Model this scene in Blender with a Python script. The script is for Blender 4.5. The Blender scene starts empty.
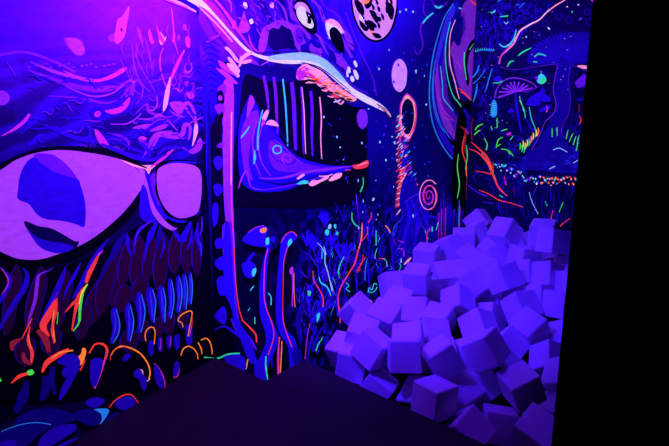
import bpy, bmesh, math, random
import numpy as np
from mathutils import Vector, Matrix, Quaternion

scene = bpy.context.scene
col = scene.collection

# ---------------------------------------------------------------- camera
FPX, CX, CY, EYE = 520.0, 334.5, 223.0, 1.6
PITCH = math.atan(0.206)
cam_data = bpy.data.cameras.new('camera')
cam_data.sensor_width = 36.0
cam_data.lens = FPX / 669.0 * 36.0
cam_data.clip_start = 0.02
cam = bpy.data.objects.new('camera', cam_data)
col.objects.link(cam)
cam.location = (0, 0, EYE)
cam.rotation_euler = (math.pi / 2 - PITCH, 0, 0)
scene.camera = cam

# ---------------------------------------------------------------- world, lamps, exposure
world = bpy.data.worlds.new('dark_room')
scene.world = world
world.use_nodes = True
world.node_tree.nodes['Background'].inputs[0].default_value = (0.05, 0.0, 1.0, 1)
world.node_tree.nodes['Background'].inputs[1].default_value = 0.002


def area(name, loc, aim, size, size_y, power, color):
    l = bpy.data.lights.new(name, 'AREA')
    l.shape = 'RECTANGLE'
    l.size, l.size_y = size, size_y
    l.energy = power
    l.color = color
    o = bpy.data.objects.new(name, l)
    col.objects.link(o)
    o.location = loc
    o.rotation_euler = (Vector(aim) - Vector(loc)).to_track_quat('-Z', 'Y').to_euler()
    return o


UV = (0.038, 0.006, 1.0)
wall_lamp = area('blacklight_wall_lamp', (-0.50, 2.66, 2.58), (-1.12, 3.02, 1.75), 0.5, 0.12, 50, (0.17, 0.010, 1.0))
wall_lamp.data.spread = math.radians(150)
spot = bpy.data.lights.new('blacklight_pit_spot', 'SPOT')
spot.energy = 660
spot.color = UV
spot.spot_size = math.radians(56)
spot.spot_blend = 0.6
spot.shadow_soft_size = 0.14
spot_ob = bpy.data.objects.new('blacklight_pit_spot', spot)
col.objects.link(spot_ob)
spot_ob.location = (-0.85, 2.25, 2.6)
spot_ob.rotation_euler = (Vector((0.30, 3.95, 0.40)) - spot_ob.location).to_track_quat('-Z', 'Y').to_euler()
pit_fill = area('pit_fill_light', (0.0, 3.6, 2.8), (0.45, 3.95, 0.2), 0.4, 0.2, 5, UV)  # weak fill light added above the pit to lift the cubes
pit_fill.data.spread = math.radians(90)
area('blacklight_sky_lamp', (0.35, 3.9, 2.98), (0.45, 4.5, 2.0), 0.6, 0.12, 24, (0.12, 0.012, 1.0))

scene.view_settings.view_transform = 'Standard'
scene.view_settings.look = 'None'
scene.view_settings.exposure = 0.0
scene.view_settings.gamma = 1.0
scene.view_settings.use_curve_mapping = False


# ---------------------------------------------------------------- helpers
def node_mat(name, rough=0.85):
    m = bpy.data.materials.new(name)
    m.use_nodes = True
    nt = m.node_tree
    b = nt.nodes['Principled BSDF']
    b.inputs['Roughness'].default_value = rough
    b.inputs['Specular IOR Level'].default_value = 0.1
    return m, nt, b


def plain_mat(name, c0, c1, scale, rough=0.9, bump=0.0, bscale=60):
    m, nt, b = node_mat(name, rough)
    tc = nt.nodes.new('ShaderNodeTexCoord')
    n = nt.nodes.new('ShaderNodeTexNoise')
    n.inputs['Scale'].default_value = scale
    n.inputs['Detail'].default_value = 4
    nt.links.new(tc.outputs['Object'], n.inputs['Vector'])
    r = nt.nodes.new('ShaderNodeValToRGB')
    r.color_ramp.elements[0].color = (*c0, 1)
    r.color_ramp.elements[1].color = (*c1, 1)
    r.color_ramp.elements[0].position = 0.3
    r.color_ramp.elements[1].position = 0.7
    nt.links.new(n.outputs['Fac'], r.inputs['Fac'])
    nt.links.new(r.outputs['Color'], b.inputs['Base Color'])
    if bump:
        n2 = nt.nodes.new('ShaderNodeTexNoise')
        n2.inputs['Scale'].default_value = bscale
        nt.links.new(tc.outputs['Object'], n2.inputs['Vector'])
        bp = nt.nodes.new('ShaderNodeBump')
        bp.inputs['Strength'].default_value = bump
        bp.inputs['Distance'].default_value = 0.004
        nt.links.new(n2.outputs['Fac'], bp.inputs['Height'])
        nt.links.new(bp.outputs['Normal'], b.inputs['Normal'])
    return m


def paint_mat():
    m, nt, b = node_mat('fluorescent_mural_paint', 0.7)
    a = nt.nodes.new('ShaderNodeAttribute'); a.attribute_name = 'paint'
    g = nt.nodes.new('ShaderNodeAttribute'); g.attribute_name = 'fluorescence'
    # uneven hand-brushed coverage: thin and thick paint
    tc = nt.nodes.new('ShaderNodeTexCoord')
    mp = nt.nodes.new('ShaderNodeMapping')
    mp.inputs['Rotation'].default_value = (0.5, 0.3, 0.7)
    mp.inputs['Scale'].default_value = (1.0, 1.0, 2.4)
    nz = nt.nodes.new('ShaderNodeTexNoise')
    nz.inputs['Scale'].default_value = 16
    nz.inputs['Detail'].default_value = 6
    nz.inputs['Distortion'].default_value = 1.2
    mr = nt.nodes.new('ShaderNodeMapRange')
    mr.inputs['From Min'].default_value = 0.32
    mr.inputs['From Max'].default_value = 0.62
    mr.inputs['To Min'].default_value = 0.80
    mr.inputs['To Max'].default_value = 1.04
    nt.links.new(tc.outputs['Object'], mp.inputs['Vector'])
    nt.links.new(mp.outputs['Vector'], nz.inputs['Vector'])
    nt.links.new(nz.outputs['Fac'], mr.inputs['Value'])
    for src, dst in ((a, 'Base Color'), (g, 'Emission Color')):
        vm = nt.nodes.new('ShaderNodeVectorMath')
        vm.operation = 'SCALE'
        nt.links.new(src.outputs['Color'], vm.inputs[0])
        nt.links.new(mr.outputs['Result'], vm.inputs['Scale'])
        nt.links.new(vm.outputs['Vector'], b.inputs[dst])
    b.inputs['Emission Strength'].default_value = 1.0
    return m


BLACK = plain_mat('black_matt_paint', (0.004, 0.004, 0.006), (0.008, 0.007, 0.012), 6)
VINYL = plain_mat('dark_padded_vinyl', (0.026, 0.012, 0.018), (0.034, 0.015, 0.024), 5, 0.6, 0.15, 40)
FOAM = plain_mat('pale_foam', (0.78, 0.76, 0.80), (0.86, 0.84, 0.88), 9, 0.95, 0.5, 140)
PAINT = paint_mat()


def link(name, me, parent=None, kind=None, label=None, cat=None, group=None):
    o = bpy.data.objects.new(name, me)
    col.objects.link(o)
    if parent: o.parent = parent
    if kind: o['kind'] = kind
    if label: o['label'] = label
    if cat: o['category'] = cat
    if group: o['group'] = group
    return o


def prism(name, poly, z0, z1, mat, bevel=0.0, **kw):
    """solid with a polygonal outline (x, y) between two heights"""
    bm = bmesh.new()
    lo = [bm.verts.new((x, y, z0)) for x, y in poly]
    hi = [bm.verts.new((x, y, z1)) for x, y in poly]
    n = len(poly)
    bm.faces.new(hi)
    bm.faces.new(lo[::-1])
    for i in range(n):
        bm.faces.new((lo[i], lo[(i + 1) % n], hi[(i + 1) % n], hi[i]))
    bmesh.ops.recalc_face_normals(bm, faces=bm.faces)
    if bevel:
        bmesh.ops.bevel(bm, geom=[e for e in bm.edges], offset=bevel, segments=3, affect='EDGES')
    me = bpy.data.meshes.new(name)
    bm.to_mesh(me); bm.free()
    me.materials.append(mat)
    return link(name, me, **kw)


# ---------------------------------------------------------------- room plan (metres, camera stands at 0, 0)
A0 = Vector((-1.305, 2.371))            # a point at the foot of the near mural wall
AB = Vector((-0.8096, 3.2674))          # corner of near and long mural walls
BC = Vector((1.2715, 5.0136))           # far corner
dA = (A0 - AB).normalized()
dB = (BC - AB).normalized()
dC = Vector((dB.y, -dB.x))
FLOOR_PIT, CEIL = -0.36, 3.15
AEND = AB + dA * 2.9
CEND = BC + dC * 2.6


def slab(name, p, q, z0, z1, t, mat, **kw):
    """wall from p to q, thickness t going away from the room"""
    d = (q - p).normalized()
    n = Vector((-d.y, d.x)) * t
    return prism(name, [p, q, q + n, p + n], z0, z1, mat, **kw)


wall_left = slab('wall_left', AEND, AB, FLOOR_PIT, CEIL, 0.12, BLACK, kind='structure')
wall_back_left = slab('wall_back_left', AB, BC, FLOOR_PIT, CEIL, 0.12, BLACK, kind='structure')
wall_back = slab('wall_back', BC, CEND, FLOOR_PIT, CEIL, 0.12, BLACK, kind='structure')
# black partition standing between the camera and the pit's near end
wall_right = prism('wall_right', [(0.910, 1.95), (1.03, 2.06), (3.6, 1.72), (3.6, 1.6)], FLOOR_PIT, CEIL, BLACK, kind='structure')
prism('floor', [(-3.4, -0.9), (3.6, -0.9), (3.6, 5.6), (1.0, 5.6), (-1.6, 3.4), (-3.4, 1.0)], FLOOR_PIT - 0.12, FLOOR_PIT, BLACK, kind='structure')
prism('ceiling', [(-3.4, -0.9), (3.6, -0.9), (3.6, 5.6), (1.0, 5.6), (-1.6, 3.6), (-3.4, 1.0)], CEIL, CEIL + 0.1, BLACK, kind='structure')
# raised padded deck, stepped outline, dropping straight to the pit floor
P3, P4, P5 = Vector((-0.428, 2.942)), Vector((-0.204, 3.223)), Vector((0.584, 2.476))
e = (P5 - P4).normalized()
deck = prism('padded_deck', [AEND + Vector((.004, -.002)), AB + Vector((0.003, -0.004)), P3, P4, (1.170, 1.908), (2.6, 1.722), (2.6, -0.8), (-2.1, -0.8)],
             FLOOR_PIT, 0.0, VINYL,
             label='dark padded platform with a stepped edge in front of the foam pit', cat='platform')


# ---------------------------------------------------------------- the mural
def look(x, y):
    """viewing direction through a point of the photograph, used only to read mural distances off it"""
    u, v = (x - CX) / FPX, (CY - y) / FPX
    return Vector((u, math.cos(PITCH) + v * math.sin(PITCH), -math.sin(PITCH) + v * math.cos(PITCH)))


class Mural:
    """flat paint on one wall; every shape is laid out in wall coordinates (s along the wall, z up)"""
    def __init__(self, p, d, n, length, z0, seed):
        self.p, self.d, self.n, self.L, self.z0 = p, d, n, length, z0
        self.v, self.f, self.c, self.g = [], [], [], []
        self.k = 0
        self.rng = random.Random(seed)

    def wall(self, x, y):
        r = look(x, y)
        t = self.p.dot(self.n) / (r.x * self.n.x + r.y * self.n.y)
        s = (Vector((r.x, r.y)) * t - self.p).dot(self.d)
        return s, EYE + r.z * t

    def put(self, s, z, off):
        s = min(max(s, 0.0), self.L)
        z = min(max(z, self.z0), CEIL)
        q = self.p + self.d * s + self.n * (0.002 + off)
        self.v.append((q.x, q.y, z))
        return len(self.v) - 1

    def off(self):
        self.k += 1
        return 0.0006 + self.k * 1.6e-5

    def ink(self, key, n):
        a, g = INK[key]
        self.c += [a] * n
        self.g += [g] * n

    def line(self, key, w, pts):
        pts = smooth(pts, 5)
        n = len(pts)
        o = self.off()
        prev = None
        for i, (x, y) in enumerate(pts):
            t = i / (n - 1)
            m = t * (len(w) - 1)
            j = min(int(m), len(w) - 2)
            ww = w[j] + (w[j + 1] - w[j]) * (m - j)
            ww *= 0.74 if ww < 2.6 else 0.9
            a, b = pts[max(i - 1, 0)], pts[min(i + 1, n - 1)]
            dx, dy = b[0] - a[0], b[1] - a[1]
            l = math.hypot(dx, dy) or 1
            dx, dy = dx / l, dy / l
            q = [self.put(*self.wall(x - dy * ww / 2, y + dx * ww / 2), o), self.put(*self.wall(x + dy * ww / 2, y - dx * ww / 2), o)]
            if prev: self.f.append((prev[0], prev[1], q[1], q[0]))
            prev = q
        self.ink(key, 2 * n)

    def fill(self, key, pts, sm=4):
        pts = smooth(pts + pts[:1], sm, True) if sm > 1 else pts
        o = self.off()
        ids = [self.put(*self.wall(x, y), o) for x, y in pts]
        self.f.append(tuple(ids))
        self.ink(key, len(ids))

    def spot(self, key, x, y, rx, ry=None, rot=0.0):
        ry = ry or rx
        c, s = math.cos(rot), math.sin(rot)
        pts = [(x + rx * math.cos(a) * c - ry * math.sin(a) * s, y + rx * math.cos(a) * s + ry * math.sin(a) * c)
               for a in (i * math.pi / 10 for i in range(20))]
        self.fill(key, pts, 1)

    def ring(self, key, x, y, rx, ry, w, a0=0, a1=360, rot=0.0):
        c, s = math.cos(rot), math.sin(rot)
        pts = []
        for i in range(13):
            a = math.radians(a0 + (a1 - a0) * i / 12)
            px, py = rx * math.cos(a), ry * math.sin(a)
            pts.append((x + px * c - py * s, y + px * s + py * c))
        self.line(key, (w, w), pts)

    def draw(self, text):
        for row in text.strip().splitlines():
            row = row.strip()
            if not row or row[0] == '#': continue
            head, body = row.split('|')
            h = head.split()
            pts = [tuple(map(float, q.split(','))) for q in body.split()]
            if h[0] == 'f': self.fill(h[1], pts)
            elif h[0] == 'F': self.fill(h[1], pts, 1)
            else: self.line(h[1], [float(q) for q in h[2:]] if len(h) > 3 else [float(h[2])] * 2, pts)

    def ground(self, step, paint):
        """base coat: fine grid of paint, colour from procedural swirls"""
        ns, nz = int(self.L / step) + 2, int((CEIL - self.z0) / step) + 2
        S, Z = np.meshgrid(np.linspace(0, self.L, ns), np.linspace(self.z0, CEIL, nz), indexing='ij')
        X = self.p.x + self.d.x * S; Y = self.p.y + self.d.y * S
        dz = Z - EYE
        depth = Y * math.cos(PITCH) - dz * math.sin(PITCH)
        U = CX + FPX * X / depth
        V = CY - FPX * (Y * math.sin(PITCH) + dz * math.cos(PITCH)) / depth
        C, G = paint(S, Z, U, V)
        base = len(self.v)
        qx = X + self.n.x * 0.002; qy = Y + self.n.y * 0.002
        self.v += np.stack([qx, qy, Z], -1).reshape(-1, 3).tolist()
        self.c += C.reshape(-1, 3).tolist()
        self.g += G.reshape(-1, 3).tolist()
        for i in range(ns - 1):
            r = base + i * nz
            self.f += [(r + j, r + nz + j, r + nz + j + 1, r + j + 1) for j in range(nz - 1)]

    def build(self, name, parent, label):
        me = bpy.data.meshes.new(name)
        me.from_pydata(self.v, [], self.f)
        for nm, data in (('paint', self.c), ('fluorescence', self.g)):
            at = me.color_attributes.new(nm, 'FLOAT_COLOR', 'POINT')
            arr = np.ones((len(self.v), 4), dtype=np.float32)
            arr[:, :3] = np.array(data, dtype=np.float32)
            at.data.foreach_set('color', arr.ravel())
        me.materials.append(PAINT)
        me.update()
        return link(name, me, parent=parent, label=label)


def smooth(p, n, closed=False):
    if len(p) < 3 or n < 2:
        return p if not closed else p[:-1]
    out = []
    m = len(p)
    for i in range(m - 1):
        p1, p2 = p[i], p[i + 1]
        if closed:
            p0, p3 = p[(i - 1) % (m - 1)], p[(i + 2) % (m - 1)]
        else:
            p0, p3 = p[max(i - 1, 0)], p[min(i + 2, m - 1)]
        for k in range(n):
            t = k / n
            out.append(tuple(0.5 * (2 * p1[a] + (p2[a] - p0[a]) * t + (2 * p0[a] - 5 * p1[a] + 4 * p2[a] - p3[a]) * t * t
                                    + (3 * p1[a] - p0[a] - 3 * p2[a] + p3[a]) * t ** 3) for a in (0, 1)))
    if not closed: out.append(p[-1])
    return out


def hash2(i, j, seed):
    return np.modf(np.abs(np.sin(i * 127.1 + j * 311.7 + seed * 74.7) * 43758.5453))[0]


def noise(x, y, seed=0):
    i, j = np.floor(x), np.floor(y)
    fx, fy = x - i, y - j
    fx, fy = fx * fx * (3 - 2 * fx), fy * fy * (3 - 2 * fy)
    a, b = hash2(i, j, seed), hash2(i + 1, j, seed)
    c, d = hash2(i, j + 1, seed), hash2(i + 1, j + 1, seed)
    return (a * (1 - fx) + b * fx) * (1 - fy) + (c * (1 - fx) + d * fx) * fy


def bands(S, Z, freq, warp, seed):
    """warped parallel brush lines, 0..1"""
    wx = noise(S * 3, Z * 3, seed) + 0.5 * noise(S * 7, Z * 7, seed + 1)
    wy = noise(S * 3, Z * 3, seed + 2) + 0.5 * noise(S * 7, Z * 7, seed + 3)
    return 0.5 + 0.5 * np.sin(freq * (S + 0.5 * Z) + warp * (wx * 6.3 + wy * 3.0))


def box_mask(U, V, x0, x1, y0, y1, s):
    f = lambda t: 1 / (1 + np.exp(-np.clip(t, -30, 30)))
    return f((U - x0) / s) * f((x1 - U) / s) * f((V - y0) / s) * f((y1 - V) / s)


# paint pots: surface colour, and the light the fluorescent pigment gives back
def pot(a, g, k=1.0): return (a, tuple(q * k for q in g))


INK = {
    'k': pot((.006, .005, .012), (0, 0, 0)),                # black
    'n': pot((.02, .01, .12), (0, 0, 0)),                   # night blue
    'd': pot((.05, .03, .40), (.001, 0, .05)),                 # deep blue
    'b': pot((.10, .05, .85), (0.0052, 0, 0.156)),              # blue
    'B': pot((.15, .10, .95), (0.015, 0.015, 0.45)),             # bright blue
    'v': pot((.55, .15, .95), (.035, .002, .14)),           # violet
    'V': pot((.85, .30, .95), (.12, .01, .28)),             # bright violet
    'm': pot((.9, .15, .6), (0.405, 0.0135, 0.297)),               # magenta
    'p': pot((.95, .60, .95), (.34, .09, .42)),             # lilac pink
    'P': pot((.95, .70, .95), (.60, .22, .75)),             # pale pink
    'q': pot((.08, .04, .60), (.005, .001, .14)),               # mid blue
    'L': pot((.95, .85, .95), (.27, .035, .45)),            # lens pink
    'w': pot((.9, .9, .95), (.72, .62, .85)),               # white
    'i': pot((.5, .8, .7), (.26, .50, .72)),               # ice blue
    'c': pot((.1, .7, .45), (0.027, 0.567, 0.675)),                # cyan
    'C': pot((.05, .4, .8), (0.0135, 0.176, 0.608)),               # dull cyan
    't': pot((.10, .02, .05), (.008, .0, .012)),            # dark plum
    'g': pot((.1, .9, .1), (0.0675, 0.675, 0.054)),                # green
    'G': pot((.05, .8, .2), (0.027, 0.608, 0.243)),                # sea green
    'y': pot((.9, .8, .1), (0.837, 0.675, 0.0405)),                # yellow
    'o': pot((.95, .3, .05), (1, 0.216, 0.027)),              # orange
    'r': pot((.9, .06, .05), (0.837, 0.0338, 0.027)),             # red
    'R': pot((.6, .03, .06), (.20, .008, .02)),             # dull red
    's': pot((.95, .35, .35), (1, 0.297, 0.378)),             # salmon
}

# near wall: masked grinning face
NEAR = Mural(AB, dA, Vector((-dA.y, dA.x)), 2.9, 0.0, 1)


def near_ground(S, Z, U, V):
    n = bands(S, Z, 60, 1.3, 5)
    n2 = noise(S * 5, Z * 5, 9)
    hi = box_mask(U, V, -900, 196, -900, 95, 14)          # upper painted skin
    mid = box_mask(U, V, -900, 200, 80, 160, 8)
    C = np.zeros(S.shape + (3,)); G = np.zeros(S.shape + (3,))
    lines = np.clip((n - .62) * 4, 0, 1)
    low = np.array([.008, .006, .03])
    skin = np.array([.29, .05, .80])
    blue = np.array([.05, .03, .40])
    C[:] = low + (np.array([.015, .008, .09]) * (n2[..., None] > .55))
    C += (skin * (.8 + .2 * n2[..., None])) * hi[..., None]
    m = bands(Z * 1.0, S * .5, 55, 1.6, 7)
    m = np.clip((m - .45) * 2.2, 0, 1)
    C += (blue * (.25 + .9 * m[..., None])) * mid[..., None] * (1 - .8 * hi[..., None])
    C -= .45 * skin * ((1 - m) * hi * box_mask(U, V, -900, 900, 50, 900, 14))[..., None]
    C = np.clip(C, .003, 1)
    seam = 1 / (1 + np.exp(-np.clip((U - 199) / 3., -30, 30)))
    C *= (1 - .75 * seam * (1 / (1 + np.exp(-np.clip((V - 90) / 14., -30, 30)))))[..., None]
    return C, G


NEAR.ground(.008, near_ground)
NEAR.draw('''
# brushwork of the brow
l v 3 | -20,60 20,52 50,60 75,72
l v 2 5 4 1 | 28,70 55,80 85,88 118,86 128,80
f v | 64,38 80,39 85,52 77,56 66,46
f V | 66,39 79,40 84,52 77,55 70,48
f V | 115,31 117,20 122,16 129,6 127,22 124,37 117,44 113,38
f v | 108,36 113,34 114,41 109,41
f k | 120,29 122,28 122,31 121,32
f m | 62,70 78,76 97,79 112,74 124,67 126,70 113,78 97,82 80,80
l V 1 4 3 1 | 30,62 55,72 78,78 100,80
l v 1 3 3 1 | 55,80 70,86 95,91 118,88 128,81
l V 1 2.5 1 | 65,86 90,96 110,94 122,86
l v 1 3 2 1 | 48,96 80,98 105,103 120,98 125,90
f m | 104,111 112,109 120,106 127,99 130,98 127,107 119,113 110,114
l b 1 3 1 | 35,108 60,104 84,97 88,106 84,115
l b 1 3 1 | 62,118 80,118 88,108 86,98
l v 1 2 1 | 120,60 128,75 134,90 143,96
l v 1 2.5 1 | 132,45 134,66 140,82 150,92
l v 1 2 1 | 136,42 137,60 148,80 155,92
l v 1 2 1 | 145,38 150,60 152,76
l V 1 2 2 1 | 163,48 160,56 160,68 164,82 169,95
l V 1 2 1 | 171,8 173,25 174,40 178,55
f m | 148,30 150,31 153,41 152,44 149,40
f s | 160,32 164,38 166,36 164,42 161,45 159,40
f m | 156,22 158,30 164,40 162,44 158,36
f m | 185,38 188,36 190,42 189,48 186,46
f m | 173,33 175,34 174,41 172,42
f v | 136,28 139,28 142,40 140,42
f v | 177,35 180,36 179,41 177,39
f v | 183,24 186,25 186,28 183,28
l v 3 3 | 182,28 187,30
l m 2 4 1 | 184,50 178,62 172,76 169,88
l s 1 5 5 1 | 170,77 167,92 165,104 163,112
l V 1 2.5 1 | 191,63 191,70 186,72 184,66
l v 1 3 1 | 186,63 184,72 190,74
f v | 184,82 188,81 188,86 185,86
f V | 186,93 192,92 194,97 189,99
f v | 190,84 193,83 193,88
l V 1 2.5 2 1 | 156,96 157,104 153,110 148,109 146,105
l v 1 3 3 1 | 135,114 146,104 148,111 158,115 164,111
f V | 169,103 182,102 183,111 177,114
l V 1 2.5 1 | 169,110 176,115 184,117
f v | 126,90 134,82 133,96 129,93
l v 1 2 1 | 134,78 142,86 141,97 136,104
l V 1 2 1 | 110,124 125,124 135,119 141,113
l V 1 3 3 1 | 138,119 152,119 158,115 165,117
f V | 132,128 140,125 150,124 147,128 139,129
f V | 149,131 158,126 167,124 165,128 155,131
l V 1 2 1 | 166,119 172,125 177,131
l V 1 2.5 1 | 160,132 170,133 178,133
l v 1 3 3 1 | 106,133 120,136 128,142 128,150
l V 2 5 5 2 | 151,150 156,140 160,135 175,137 182,134 184,126 188,125 190,130 188,140
l V 1 4 4 1 | 142,158 148,148 152,139 158,133 172,131
l V 1 4 3 1 | 194,120 188,112 184,105 188,103 192,108 195,118 194,130 193,140
l s 1 5 3 1 | 196,122 195,134 192,146
f V | 199,138 202,142 200,150 192,154 188,151 194,147
l v 1 3 1 | 172,150 182,148 188,151
f m | 138,138 142,136 146,138 144,141 139,141
l b 1 4 4 1 | 150,162 148,152 143,145 137,142
l b 1 3 3 1 | 118,140 130,148 140,152 146,160
l b 1 4 5 3 1 | 32,130 50,128 65,134 80,139 88,138 90,132 87,127
l b 3 5 2 | 27,145 33,142 37,137 44,134
l m 1 4 3 | 1,136 14,129 24,121 29,114
f m | 94,130 98,131 104,138 109,147 103,147 97,140
f v | 86,125 92,129 98,134
l b 1 3 1 | 20,134 34,122 40,117
f V | -8,94 -2,91 4,91 9,96 8,102 3,105 -6,104
f d | 92,108 100,107 105,113 102,120 94,120 90,114
f m | 94,113 97,111 100,112 100,115 97,117 94,116
f v | 96,113 98,113 98,115
l v 1 2 1 | 6,62 10,68 15,76
l b 3 2 | 28,66 34,64
''')
for i in range(16):
    NEAR.spot('v', 28 + i * 5.6 + (i * 7 % 4), 67 - (i * 5 % 4), 1.8, 1.2)
for i in range(10):
    y = 42 + i * 9
    NEAR.line('b', (1, 2, 1), [(199 - i % 2 * 4, y), (205 - i % 3 * 2, y + 4), (208, y + 12)])
rn = random.Random(21)
for i in range(90):
    x, y = rn.uniform(20, 196), rn.uniform(74, 150)
    t = (x - 20) / 176
    a = rn.uniform(-.5, .5) + (.5 - t) * .6
    l = rn.uniform(5, 17)
    NEAR.line(rn.choice('qqbbqv' if t < .55 else 'bvbVq'), (.3, rn.uniform(1.0, 3.2), .3),
              [(x, y), (x + l * .5, y + l * .5 * a - 1.5), (x + l, y + l * a + rn.uniform(-3, 3)), (x + l * 1.3, y + l * a * 1.6 - rn.uniform(0, 5))])
for i in range(26):
    x, y = rn.uniform(120, 196), rn.uniform(20, 90)
    NEAR.line('v', (.3, 1.6, .3), [(x, y), (x - 2, y + 7), (x + 1, y + 14)])
NEAR.draw('''
# dark frame of the goggles
f k | -30,178 0,163 18,155 40,148 62,146 90,147 118,153 136,161 150,172 156,186 152,200 138,205 122,224 100,243 75,258 45,264 18,263 0,255 -30,236
f n | 96,258 110,240 126,224 141,200 146,190 154,210 160,222 130,246
# great lens
f L | -34,196 -20,180 0,170 15,160 35,153 60,150 90,153 115,158 130,163 141,171 146,181 145,186 140,190 132,201 122,213 110,224 95,236 78,246 60,253 40,259 20,259 5,254 -12,244 -30,228
l n 1 | 134,167 143,176
f v | 33,155 50,154 60,160 70,169 76,180 60,175 48,170
f v | 33,156 45,154 58,158 68,167 76,179 62,176 46,168
f b | 33,157 25,163 19,176 17,190 17,199 28,204 36,214 45,219 62,221 75,224 83,227 85,216 84,200 80,186 77,179 66,176 52,171 40,163
f n | 23,221 38,226 50,228 62,234 74,241 78,241 76,247 70,250 58,248 40,240 30,234
f b | 27,230 36,237 48,241 62,243 72,246 70,250 60,253 50,252 38,246
# bridge between the lenses
f L | 138,168 145,172 150,184 152,198 158,212 166,222 176,228 188,224 198,216 192,224 182,230 170,230 158,222 149,208 144,192
f b | 144,172 150,174 154,182 155,194 159,206 166,217 164,219 156,210 150,196 147,184
f v | 150,176 155,172 156,178 154,190 160,206 156,202 151,188
f b | 141,186 146,190 150,208 155,222 146,222 139,214
f k | 156,166 170,160 190,161 202,170 203,208 198,218 186,222 172,220 164,212 158,200 155,184
l b 1 3 1 | 158,200 164,214 176,221 190,220 200,211
l b 1 3 1 | 156,176 162,167 176,162 196,163
f L | 157,170 164,165 175,163 188,164 196,167 200,173 201,185 200,200 197,212 188,217 178,218 170,214 163,206 158,195 156,182
# brow over the bridge
f s | 116,157 128,162 140,165 150,165 155,165 150,170 148,174 144,169 132,166
l m 2 4 2 | 150,167 160,160 167,154 172,150
l b 3 5 2 | 100,144 118,151 134,157 150,160 166,154
l k 2 3 2 | 96,150 120,158 146,168
l b 2 4 2 | 156,156 166,148 182,148
''')
# hanging lips and plum teeth of the mask
NEAR.draw('''
f k | -30,262 20,268 60,266 100,250 130,230 150,222 170,232 203,222 206,360 60,400 -30,380
''')
for x, y, w, h, lean in ((136, 262, 7, 26, 3), (148, 258, 6, 24, 3), (160, 262, 7.5, 30, 2), (174, 252, 6.5, 22, 1), (186, 250, 6, 24, 0), (196, 252, 5, 24, 0),
                         (116, 276, 8, 30, 5), (124, 262, 6, 26, 4), (94, 302, 9, 24, 6), (104, 286, 8, 30, 6), (82, 322, 7, 18, 4), (138, 290, 8, 14, 2), (122, 298, 8, 14, 2),
                         (168, 322, 6, 12, 0), (182, 318, 5, 12, 0), (158, 326, 5, 10, 0), (142, 330, 6, 12, 0), (60, 300, 8, 30, 6), (34, 300, 8, 34, 7), (10, 300, 7, 36, 6), (150, 300, 6, 8, 1), (128, 340, 9, 12, 0), (50, 340, 10, 16, 0), (24, 350, 10, 16, 0)):
    pts = [(x + lean, y - h), (x + w + lean * .6, y - h * .55), (x + w, y), (x + w * .7 - lean * .5, y + h * .7), (x - lean, y + h),
           (x - w * .8 - lean * .5, y + h * .6), (x - w, y), (x - w * .5 + lean * .6, y - h * .7)]
    NEAR.fill('t', pts)
    NEAR.line('q', (.4, 1.3, .4), [pts[0], pts[7], pts[6], pts[5], pts[4]])
    NEAR.line('d', (.4, 1.8, .6), [(pts[0][0] + 1, pts[0][1]), pts[1], pts[2], pts[3]])
NEAR.draw('''
# blue folds under the goggles
l b 1 4 3 1 | 150,222 140,228 134,240 133,254
l v 1 2 1 | 152,220 143,226 136,234 134,246
l b 3 7 3 1 | 156,222 150,234 146,246 143,262
l d 2 6 2 | 160,224 158,236 156,250
l b 1 3 1 | 162,234 163,246 159,258
l b 1 4 3 1 | 126,232 127,246 130,256
l d 3 8 3 | 108,262 116,246 124,234
l b 2 8 3 | 172,230 180,240 184,234 190,222
l b 1 3 1 | 186,250 190,240 191,228
l B 1 2 1 | 196,236 200,246 200,256
l v 1 2 1 | 201,216 201,228 199,236
l b 1 4 1 | 197,222 196,236 199,250
l b 1 6 4 | -2,266 8,276 8,284 2,296 -6,306
l m 1 2 1 | 0,268 6,276 7,284 1,294
l b 1 6 6 2 | 22,268 26,274 24,286 14,302 4,318 -2,330
l V 1 4 4 1 | 48,270 38,275 36,284 34,300 29,316 26,326
l v 1 2 | 52,268 40,274
l b 1 6 7 3 1 | 65,266 60,280 54,294 46,308 38,324
l v 2 3 2 | 57,292 50,304 44,316
l b 1 4 3 1 | 80,262 74,274 66,288 62,300
l b 1 6 6 2 | 108,238 96,254 88,268 80,284 72,298
l d 1 5 2 | 112,256 104,268 98,282
l r 1 4 5 3 | 99,252 94,262 88,274 85,283
l m 1 2 | 102,250 97,256
l r 2 6 3 2 | 84,286 78,297 74,312 71,330
l r 1 3 1 | 84,290 72,303 64,312
l g 1 3 3 1 | 87,284 82,292 79,308 78,322 72,331
l y 1 2 1 | 86,284 81,292 78,304
l m 2 4 1 | 56,298 50,309 42,322
l r 3 8 8 2 | 55,300 48,314 42,326 48,336
l r 1 5 2 | 56,298 54,312 51,326
l o 1 2.5 1 | 53,310 52,326 54,342
l r 2 3 1 | 54,316 51,330 53,343
l g 1 1 | 57,312 56,324
l r 1 2 1 | 31,318 26,328 21,338
l R 1 7 3 | 21,338 12,343 11,350
l r 1 3 4 2 | 29,326 27,340 31,352 30,364
l o 1 1 | 27,334 30,348
l R 3 6 2 | 22,352 24,360 31,364
l r 1 4 3 | 10,383 18,376 27,373
f g | 26,371 31,369 33,373 28,375
l g 1 2 | -2,376 0,381
l R 4 8 4 | 36,330 44,338 48,352
''')
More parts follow.
